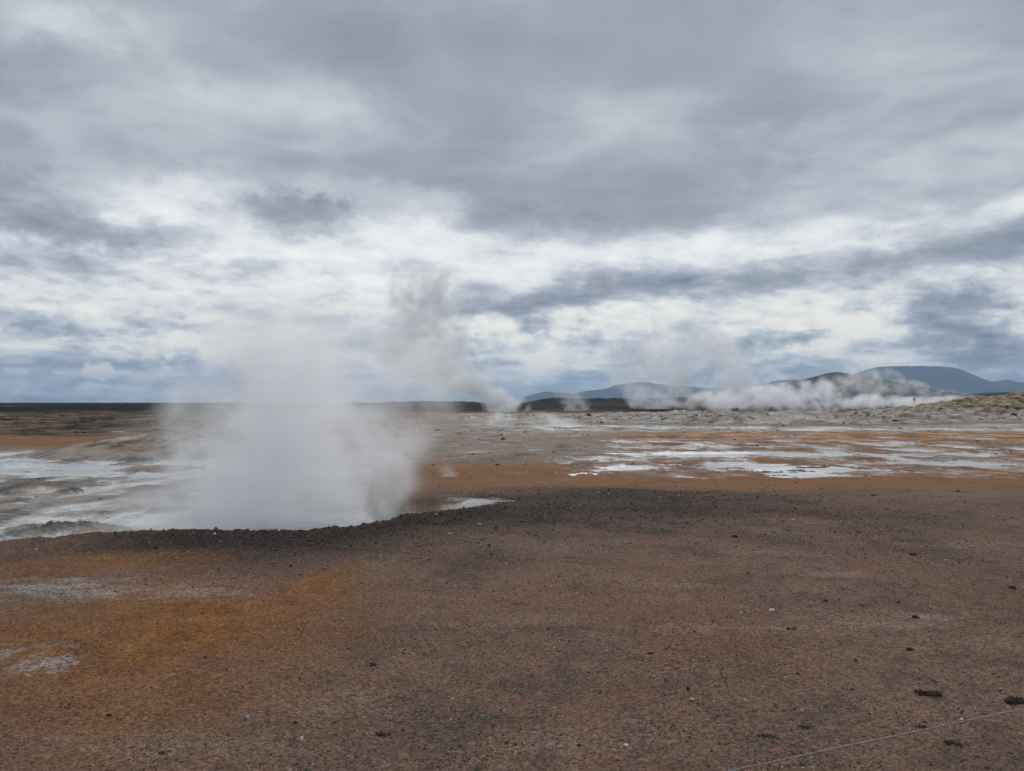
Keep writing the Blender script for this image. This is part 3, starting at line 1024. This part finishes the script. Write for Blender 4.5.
# ------------------------------------------------------------------ rope
def build_rope():
    z = .34
    ax, ay = at(730, 771, z)
    bx, by = at(1024, 710, z)
    d = np.array([bx - ax, by - ay])
    L = np.linalg.norm(d)
    d /= L
    n, k, rad = 2600, 12, .0029
    t = np.linspace(-9, 11, n)
    sag = .012 * (t / 2) ** 2 * 0 + .004 * np.sin(t * 1.1)
    ph = np.linspace(0, 2 * math.pi, k, endpoint=False)
    T, Ph = np.meshgrid(t, ph, indexing='ij')
    rr = rad * (1 + .22 * np.cos(3 * (Ph - T * 2 * math.pi / .07)))
    nx, ny = -d[1], d[0]
    X = ax + d[0] * T + nx * rr * np.cos(Ph)
    Y = ay + d[1] * T + ny * rr * np.cos(Ph)
    Z = z + sag[:, None] + rr * np.sin(Ph)
    me = mesh_np('rope', np.stack([X, Y, Z], -1).reshape(-1, 3), grid_faces(n, k, True))
    m, nt, out = new_mat('rope_fibre')
    bs = nt.new('ShaderNodeBsdfPrincipled')
    nt.l.new(bs.outputs[0], out.inputs['Surface'])
    tc = nt.new('ShaderNodeTexCoord')
    nn = nt.noise(tc.outputs['Object'], 60, 4, .6)
    nt.put(bs.inputs['Base Color'], nt.ramp(nn, [(.35, (.13, .125, .12)), (.65, (.26, .25, .24))]))
    bs.inputs['Roughness'].default_value = .8
    link('rope', me, m, label='thin grey barrier rope stretched low across the brown gravel', category='rope')


build_rope()


# ------------------------------------------------------------------ far sign on its post
def box(x0, x1, y0, y1, z0, z1):
    v = np.array([(x, y, z) for z in (z0, z1) for y in (y0, y1) for x in (x0, x1)])
    f = np.array([(0, 2, 3, 1), (4, 5, 7, 6), (0, 1, 5, 4), (2, 6, 7, 3), (0, 4, 6, 2), (1, 3, 7, 5)])
    return v, f


def simple_mat(name, c, rough=.6):
    m, nt, out = new_mat(name)
    bs = nt.new('ShaderNodeBsdfPrincipled')
    nt.l.new(bs.outputs[0], out.inputs['Surface'])
    tc = nt.new('ShaderNodeTexCoord')
    n = nt.noise(tc.outputs['Object'], 6, 4, .6)
    k = nt.mapr(n, .3, .7, .85, 1.1, 'LINEAR')
    nt.put(bs.inputs['Base Color'], nt.mix(1, c, nt.comb(k, k, k), 'MULTIPLY'))
    bs.inputs['Roughness'].default_value = rough
    return m


sd = 104.0
sx = (914 - 512) / F * sd
szg = ground_z(sx, sd)
sign = bpy.data.objects.new('warning_sign', None)
col.objects.link(sign)
sign.location = (sx, sd, szg)
sign['label'] = 'tiny white sign on a thin post among the steam before the dark hill'
sign['category'] = 'sign'
white = simple_mat('white_paint', (.78, .78, .78))
ztop = CAM_Z + sd * (HORIZON - 397) / F - szg
v, f = box(-.05, .05, -.04, .04, -.3, ztop - .05)
link('post', mesh_np('post', v, f, False), white, sign)
v, f = box(-.24, .24, -.062, -.042, ztop - .62, ztop)
plate = link('plate', mesh_np('plate', v, f, False), white, sign)
v, f = box(-.13, .13, -.068, -.064, ztop - .46, ztop - .16)
link('panel', mesh_np('panel', v, f, False), simple_mat('dull_print', (.42, .44, .47)), plate)


# ------------------------------------------------------------------ steam
def steam(name, axis, pts, dens, label, nscale, warp=.45, falloff=.25, step=1.0, detail=4.0, contrast=(.25, .7), tint=(.985, .990, 1.0), stretch=(1, 1, 1), group=None, seed=0.0):
    """closed body of steam swept along an axis.
    pts: (t, c1, c2, r1, r2, density) with t along 'Z' or 'X'; c = centre across it, r = radii across it."""
    pts = sorted(pts)
    t0, t1 = pts[0][0], pts[-1][0]
    A = np.array(pts, dtype=float)
    base = Vector((A[0, 1], A[0, 2], t0)) if axis == 'Z' else Vector((t0, A[0, 1], A[0, 2]))
    m, nt, out = new_mat(name)
    tc = nt.new('ShaderNodeTexCoord')
    P = tc.outputs['Object']
    x, y, z = nt.sep(P)
    tt = z if axis == 'Z' else x
    a = x if axis == 'Z' else y
    b = y if axis == 'Z' else z
    tn = nt.math('DIVIDE', tt, t1 - t0, clamp=True)
    evs, socks = [], []
    off = (0, A[0, 1], A[0, 2], 0, 0, 0)
    for q in range(1, 6):
        vals = A[:, q] - off[q]
        lo, hi = vals.min(), vals.max()
        if hi - lo < 1e-6:
            hi = lo + 1e-3
        fc = nt.new('ShaderNodeFloatCurve')
        cm = fc.mapping
        c0 = cm.curves[0]
        while len(c0.points) < len(A):
            c0.points.new(.5, .5)
        for pnt, tv, vv in zip(c0.points, A[:, 0], vals):
            pnt.location = ((tv - t0) / (t1 - t0), (vv - lo) / (hi - lo))
        cm.update()
        cm.initialize()
        evs.append((lambda s, cm=cm, c0=c0, lo=lo, hi=hi: lo + (hi - lo) * min(max(cm.evaluate(c0, s), 0), 1)))
        nt.put(fc.inputs['Value'], tn)
        socks.append(nt.mapr(fc.outputs[0], 0, 1, float(lo), float(hi), 'LINEAR'))
    qa = nt.math('DIVIDE', nt.math('SUBTRACT', a, socks[0]), socks[2])
    qb = nt.math('DIVIDE', nt.math('SUBTRACT', b, socks[1]), socks[3])
    q = nt.vmath('LENGTH', nt.comb(qa, qb, 0))
    Ps = nt.vmath('ADD', nt.vmath('MULTIPLY', P, stretch), (seed, seed * 1.7, seed * .6))
    n = nt.noise(Ps, nscale, detail, .58, .35)
    nc = nt.math('SUBTRACT', n, .5)
    qw = nt.math('MULTIPLY_ADD', nc, warp * 4, q)
    core = nt.mapr(qw, .95, falloff)
    fade = nt.mapr(q, 1.0, .72)
    n_b = nt.noise(Ps, nscale * 2.7, 4, .6, .2)
    var = nt.math('MULTIPLY', nt.mapr(n, contrast[1], contrast[0], .15, 1.0), nt.mapr(n_b, .64, .36, .35, 1.3))
    D = nt.math('MULTIPLY', nt.math('MULTIPLY', core, fade), nt.math('MULTIPLY', var, socks[4]))
    D = nt.math('MULTIPLY', D, dens)
    pv = nt.new('ShaderNodeVolumePrincipled')
    pv.inputs['Color'].default_value = (*tint, 1)
    pv.inputs['Density Attribute'].default_value = ''
    pv.inputs['Anisotropy'].default_value = .35
    nt.put(pv.inputs['Density'], D)
    nt.l.new(pv.outputs[0], out.inputs['Volume'])
    m.cycles.volume_step_rate = step
    # hull
    n_t, k = 40, 28
    rows = []
    for s in np.linspace(0, 1, n_t):
        c1, c2, r1, r2, _ = [e(s) for e in evs]
        ph = np.linspace(0, 2 * math.pi, k, endpoint=False)
        u, w_ = c1 + r1 * np.cos(ph), c2 + r2 * np.sin(ph)
        tv = np.full(k, s * (t1 - t0))
        rows.append(np.stack([u, w_, tv] if axis == 'Z' else [tv, u, w_], -1))
    V = np.vstack(rows)
    Fq = grid_faces(n_t, k, True)
    import bmesh
    bm = bmesh.new()
    bv = [bm.verts.new(p) for p in V]
    for f_ in Fq:
        bm.faces.new([bv[i] for i in f_])
    bm.faces.new([bv[i] for i in range(k)])
    bm.faces.new([bv[(n_t - 1) * k + i] for i in range(k)])
    bmesh.ops.recalc_face_normals(bm, faces=bm.faces)
    me = bpy.data.meshes.new(name)
    bm.to_mesh(me)
    bm.free()
    o = link(name, me, m, label=label, category='steam plume')
    o.location = base
    if group:
        o['group'] = group
    return o


def sx_(px, d):
    return (px - 512) / F * d


def sz_(py, d):
    return CAM_Z + (HORIZON - py) / F * d


G = 'steam plumes of the hot springs'
d0 = 13.2
steam('steam_plume', 'Z', [
    (-.62, sx_(272, d0), 12.7, 3.3, 1.8, .9), (-.2, sx_(278, d0), 12.9, 3.2, 2.1, 1.0), (.3, sx_(284, d0), 13.2, 3.15, 2.3, 1.0), (1.0, sx_(294, d0), 13.4, 3.15, 2.5, .95),
    (1.7, sx_(304, d0), 13.5, 3.2, 2.6, .8), (2.3, sx_(311, d0), 13.6, 3.25, 2.6, .6), (2.8, sx_(312, d0), 13.7, 3.0, 2.4, .42), (3.3, sx_(312, d0), 13.8, 2.5, 2.0, .25), (3.8, sx_(312, d0), 13.9, 1.3, 1.2, 0)],
    2.5, 'largest plume of white steam rising from the pool behind the dark rim', .58, .40, .11, .4, 6, (.28, .70), (.984, .988, .997), group=G, seed=4.4)
steam('steam_plume', 'X', [
    (sx_(60, 15), 15.5, -.55, .6, .4, 0), (sx_(115, 15), 15.4, -.42, 1.2, .6, .6), (sx_(180, 15), 15.3, -.2, 1.6, .9, .9), (sx_(240, 15), 15.2, 0, 1.7, 1.1, 1.0), (sx_(300, 15), 15.2, 0, 1.3, 1.0, .3)],
    .75, 'thin veil of steam creeping over the pool left of the largest plume', .6, .35, .1, .8, 4, group=G, seed=5.1)
d2 = 160
steam('steam_plume', 'Z', [
    (sz_(412, d2), sx_(508, d2), d2, 4.5, 5, 1.0), (sz_(406, d2), sx_(503, d2), d2, 7.0, 6, 1.0), (sz_(397, d2), sx_(488, d2), d2, 8.5, 7, .95), (sz_(386, d2), sx_(464, d2), d2, 10, 8, .8),
    (sz_(370, d2), sx_(437, d2), d2, 11.5, 8.5, .6), (sz_(350, d2), sx_(418, d2), d2, 12.5, 9, .42), (sz_(325, d2), sx_(421, d2), d2, 12, 8.5, .36), (sz_(300, d2), sx_(432, d2), d2, 11, 8, .45),
    (sz_(280, d2), sx_(428, d2), d2, 10, 7, .35), (sz_(262, d2), sx_(420, d2), d2, 7, 6, 0)],
    0.85, 'tall far plume leaning left and rising dark against the bright cloud', .22, .95, .15, .5, 6, (.32, .66), (.87, .89, .91), group=G, seed=7.7)
d3 = 66
steam('steam_plume', 'X', [
    (sx_(455, d3), d3, sz_(425, d3), 2, .5, 0), (sx_(490, d3), d3, sz_(420, d3), 3, 1.3, .6), (sx_(520, d3), d3, sz_(422, d3), 3, 1.5, 1.0), (sx_(560, d3), d3, sz_(428, d3), 3, 1.2, 1.0), (sx_(600, d3), d3, sz_(432, d3), 2, .7, .2), (sx_(615, d3), d3, sz_(433, d3), 1, .3, 0)],
    .38, 'low drifting steam in front of the rocky crest near the middle', .30, .85, .1, .6, 6, (.34, .62), group=G, seed=9.2)
d4 = 190
steam('steam_plume', 'Z', [
    (sz_(409, d4), sx_(660, d4), d4, 7, 6, .9), (sz_(398, d4), sx_(655, d4), d4, 12, 7, .8), (sz_(380, d4), sx_(662, d4), d4, 17, 8, .55), (sz_(350, d4), sx_(675, d4), d4, 20, 8, .42), (sz_(325, d4), sx_(672, d4), d4, 16, 8, .25), (sz_(305, d4), sx_(665, d4), d4, 9, 6, 0)],
    .5, 'wide thin plume rising before the blue mountains right of the middle', .14, .8, .1, .6, 6, (.34, .62), (.92, .935, .965), group=G, seed=13.4)
steam('steam_plume', 'Z', [
    (sz_(411, 175), sx_(578, 175), 175, 4, 3, 1.0), (sz_(398, 175), sx_(572, 175), 175, 5, 4, .6), (sz_(388, 175), sx_(568, 175), 175, 4, 3, 0)],
    .28, 'small faint plume before the black lava ridge', .35, .85, .1, .6, 5, group=G, seed=15.0)
steam('steam_plume', 'Z', [
    (sz_(408, 200), sx_(738, 200), 200, 7, 5, .8), (sz_(392, 200), sx_(735, 200), 200, 11, 6, .8), (sz_(372, 200), sx_(728, 200), 200, 13, 7, .6), (sz_(352, 200), sx_(722, 200), 200, 12, 7, .4), (sz_(332, 200), sx_(715, 200), 200, 8, 6, 0)],
    .42, 'pale column of thin steam rising at the left end of the long bank', .14, .9, .1, .6, 6, (.34, .62), (.93, .945, .97), group=G, seed=31.4)
d5 = 128
steam('steam_plume', 'X', [
    (sx_(660, d5), d5, sz_(405, d5), 3, .8, 0), (sx_(700, d5), d5, sz_(402, d5), 4, 2.1, .5), (sx_(750, d5), d5, sz_(399, d5), 4.5, 3.0, .8), (sx_(790, d5), d5, sz_(397, d5), 4.5, 3.4, 1.0), (sx_(820, d5), d5, sz_(397, d5), 4.5, 3.4, 1.0),
    (sx_(845, d5), d5, sz_(401, d5), 4, 1.9, 1.0), (sx_(880, d5), d5, sz_(402.5, d5), 4, 1.6, 1.2), (sx_(920, d5), d5, sz_(403, d5), 4, 1.4, .9), (sx_(955, d5), d5, sz_(400, d5), 3, 1.0, .5), (sx_(990, d5), d5, sz_(397, d5), 2, .5, 0)],
    0.8, 'long billowing bank of white steam behind the rocky crest at the right', .30, 1.0, .10, .4, 7, (.34, .64), (.955, .963, .985), group=G, seed=17.9)
d6 = 170
steam('steam_plume', 'X', [
    (sx_(815, d6), d6, sz_(392, d6), 4, 1.5, 0), (sx_(840, d6), d6, sz_(384, d6), 5, 4.0, .9), (sx_(875, d6), d6, sz_(383, d6), 5, 4.8, 1.0), (sx_(910, d6), d6, sz_(390, d6), 5, 3.2, .9), (sx_(950, d6), d6, sz_(396, d6), 4, 2.0, .5), (sx_(980, d6), d6, sz_(398, d6), 3, 1, 0)],
    .26, 'torn thin steam drifting up across the dark hill', .26, .8, .1, .6, 6, (.36, .60), group=G, seed=19.3)
d7 = 72
steam('steam_plume', 'X', [
    (sx_(730, d7), d7, sz_(424, d7), 2, .5, 0), (sx_(775, d7), d7, sz_(420, d7), 3, 1.2, .9), (sx_(815, d7), d7, sz_(420, d7), 3, 1.3, 1.0), (sx_(850, d7), d7, sz_(424, d7), 3, 1.0, .9), (sx_(885, d7), d7, sz_(428, d7), 2, .4, 0)],
    .22, 'low mist lying on the grey flat before the rocky crest at the right', .4, .45, .1, .8, 4, (.3, .65), group=G, seed=21.6)
d8 = 20.5
steam('steam_plume', 'Z', [
    (-.56, sx_(449, d8), d8, .22, .2, 1.0), (-.35, sx_(449, d8), d8, .38, .3, 1.0), (-.15, sx_(446, d8), d8, .4, .3, .6), (.0, sx_(442, d8), d8, .25, .25, 0)],
    1.6, 'tiny puff of steam on the brown flat right of the largest plume', 2.2, .4, .1, .8, 4, group=G, seed=23.0)
d9 = 44
steam('steam_plume', 'X', [
    (sx_(90, d9), d9, sz_(440, d9), 2, .5, 0), (sx_(140, d9), d9, sz_(432, d9), 3, 1.7, .7), (sx_(190, d9), d9, sz_(426, d9), 3, 2.2, 1.0), (sx_(240, d9), d9, sz_(424, d9), 3, 2.2, .9), (sx_(300, d9), d9, sz_(424, d9), 2, 1.5, 0)],
    .14, 'faint veil of steam over the pale rocky mound at the left', .35, .4, .1, .8, 4, group=G, seed=25.0)


# ------------------------------------------------------------------ air
def build_haze():
    v, f = box(-16500, 16500, -16500, 16500, -3.2, 540)
    me = mesh_np('haze', v, f, False)
    m, nt, out = new_mat('air')
    pv = nt.new('ShaderNodeVolumePrincipled')
    pv.inputs['Color'].default_value = (.50, .72, 1.0, 1)
    pv.inputs['Density'].default_value = 7.2e-5
    pv.inputs['Density Attribute'].default_value = ''
    nt.l.new(pv.outputs[0], out.inputs['Volume'])
    link('haze', me, m, kind='stuff')


build_haze()

# ------------------------------------------------------------------ render settings
sc.render.engine = 'CYCLES'
sc.cycles.use_denoising = True
sc.cycles.max_bounces = 10
sc.cycles.diffuse_bounces = 2
sc.cycles.glossy_bounces = 2
sc.cycles.transparent_max_bounces = 16
sc.cycles.volume_bounces = 8
sc.cycles.volume_max_steps = 128
sc.cycles.use_adaptive_sampling = True
sc.cycles.adaptive_threshold = 0.02
vs = sc.view_settings
vs.view_transform = 'Standard'
vs.look = 'None'
vs.exposure = 0.07
vs.gamma = 1.0
vs.use_curve_mapping = False
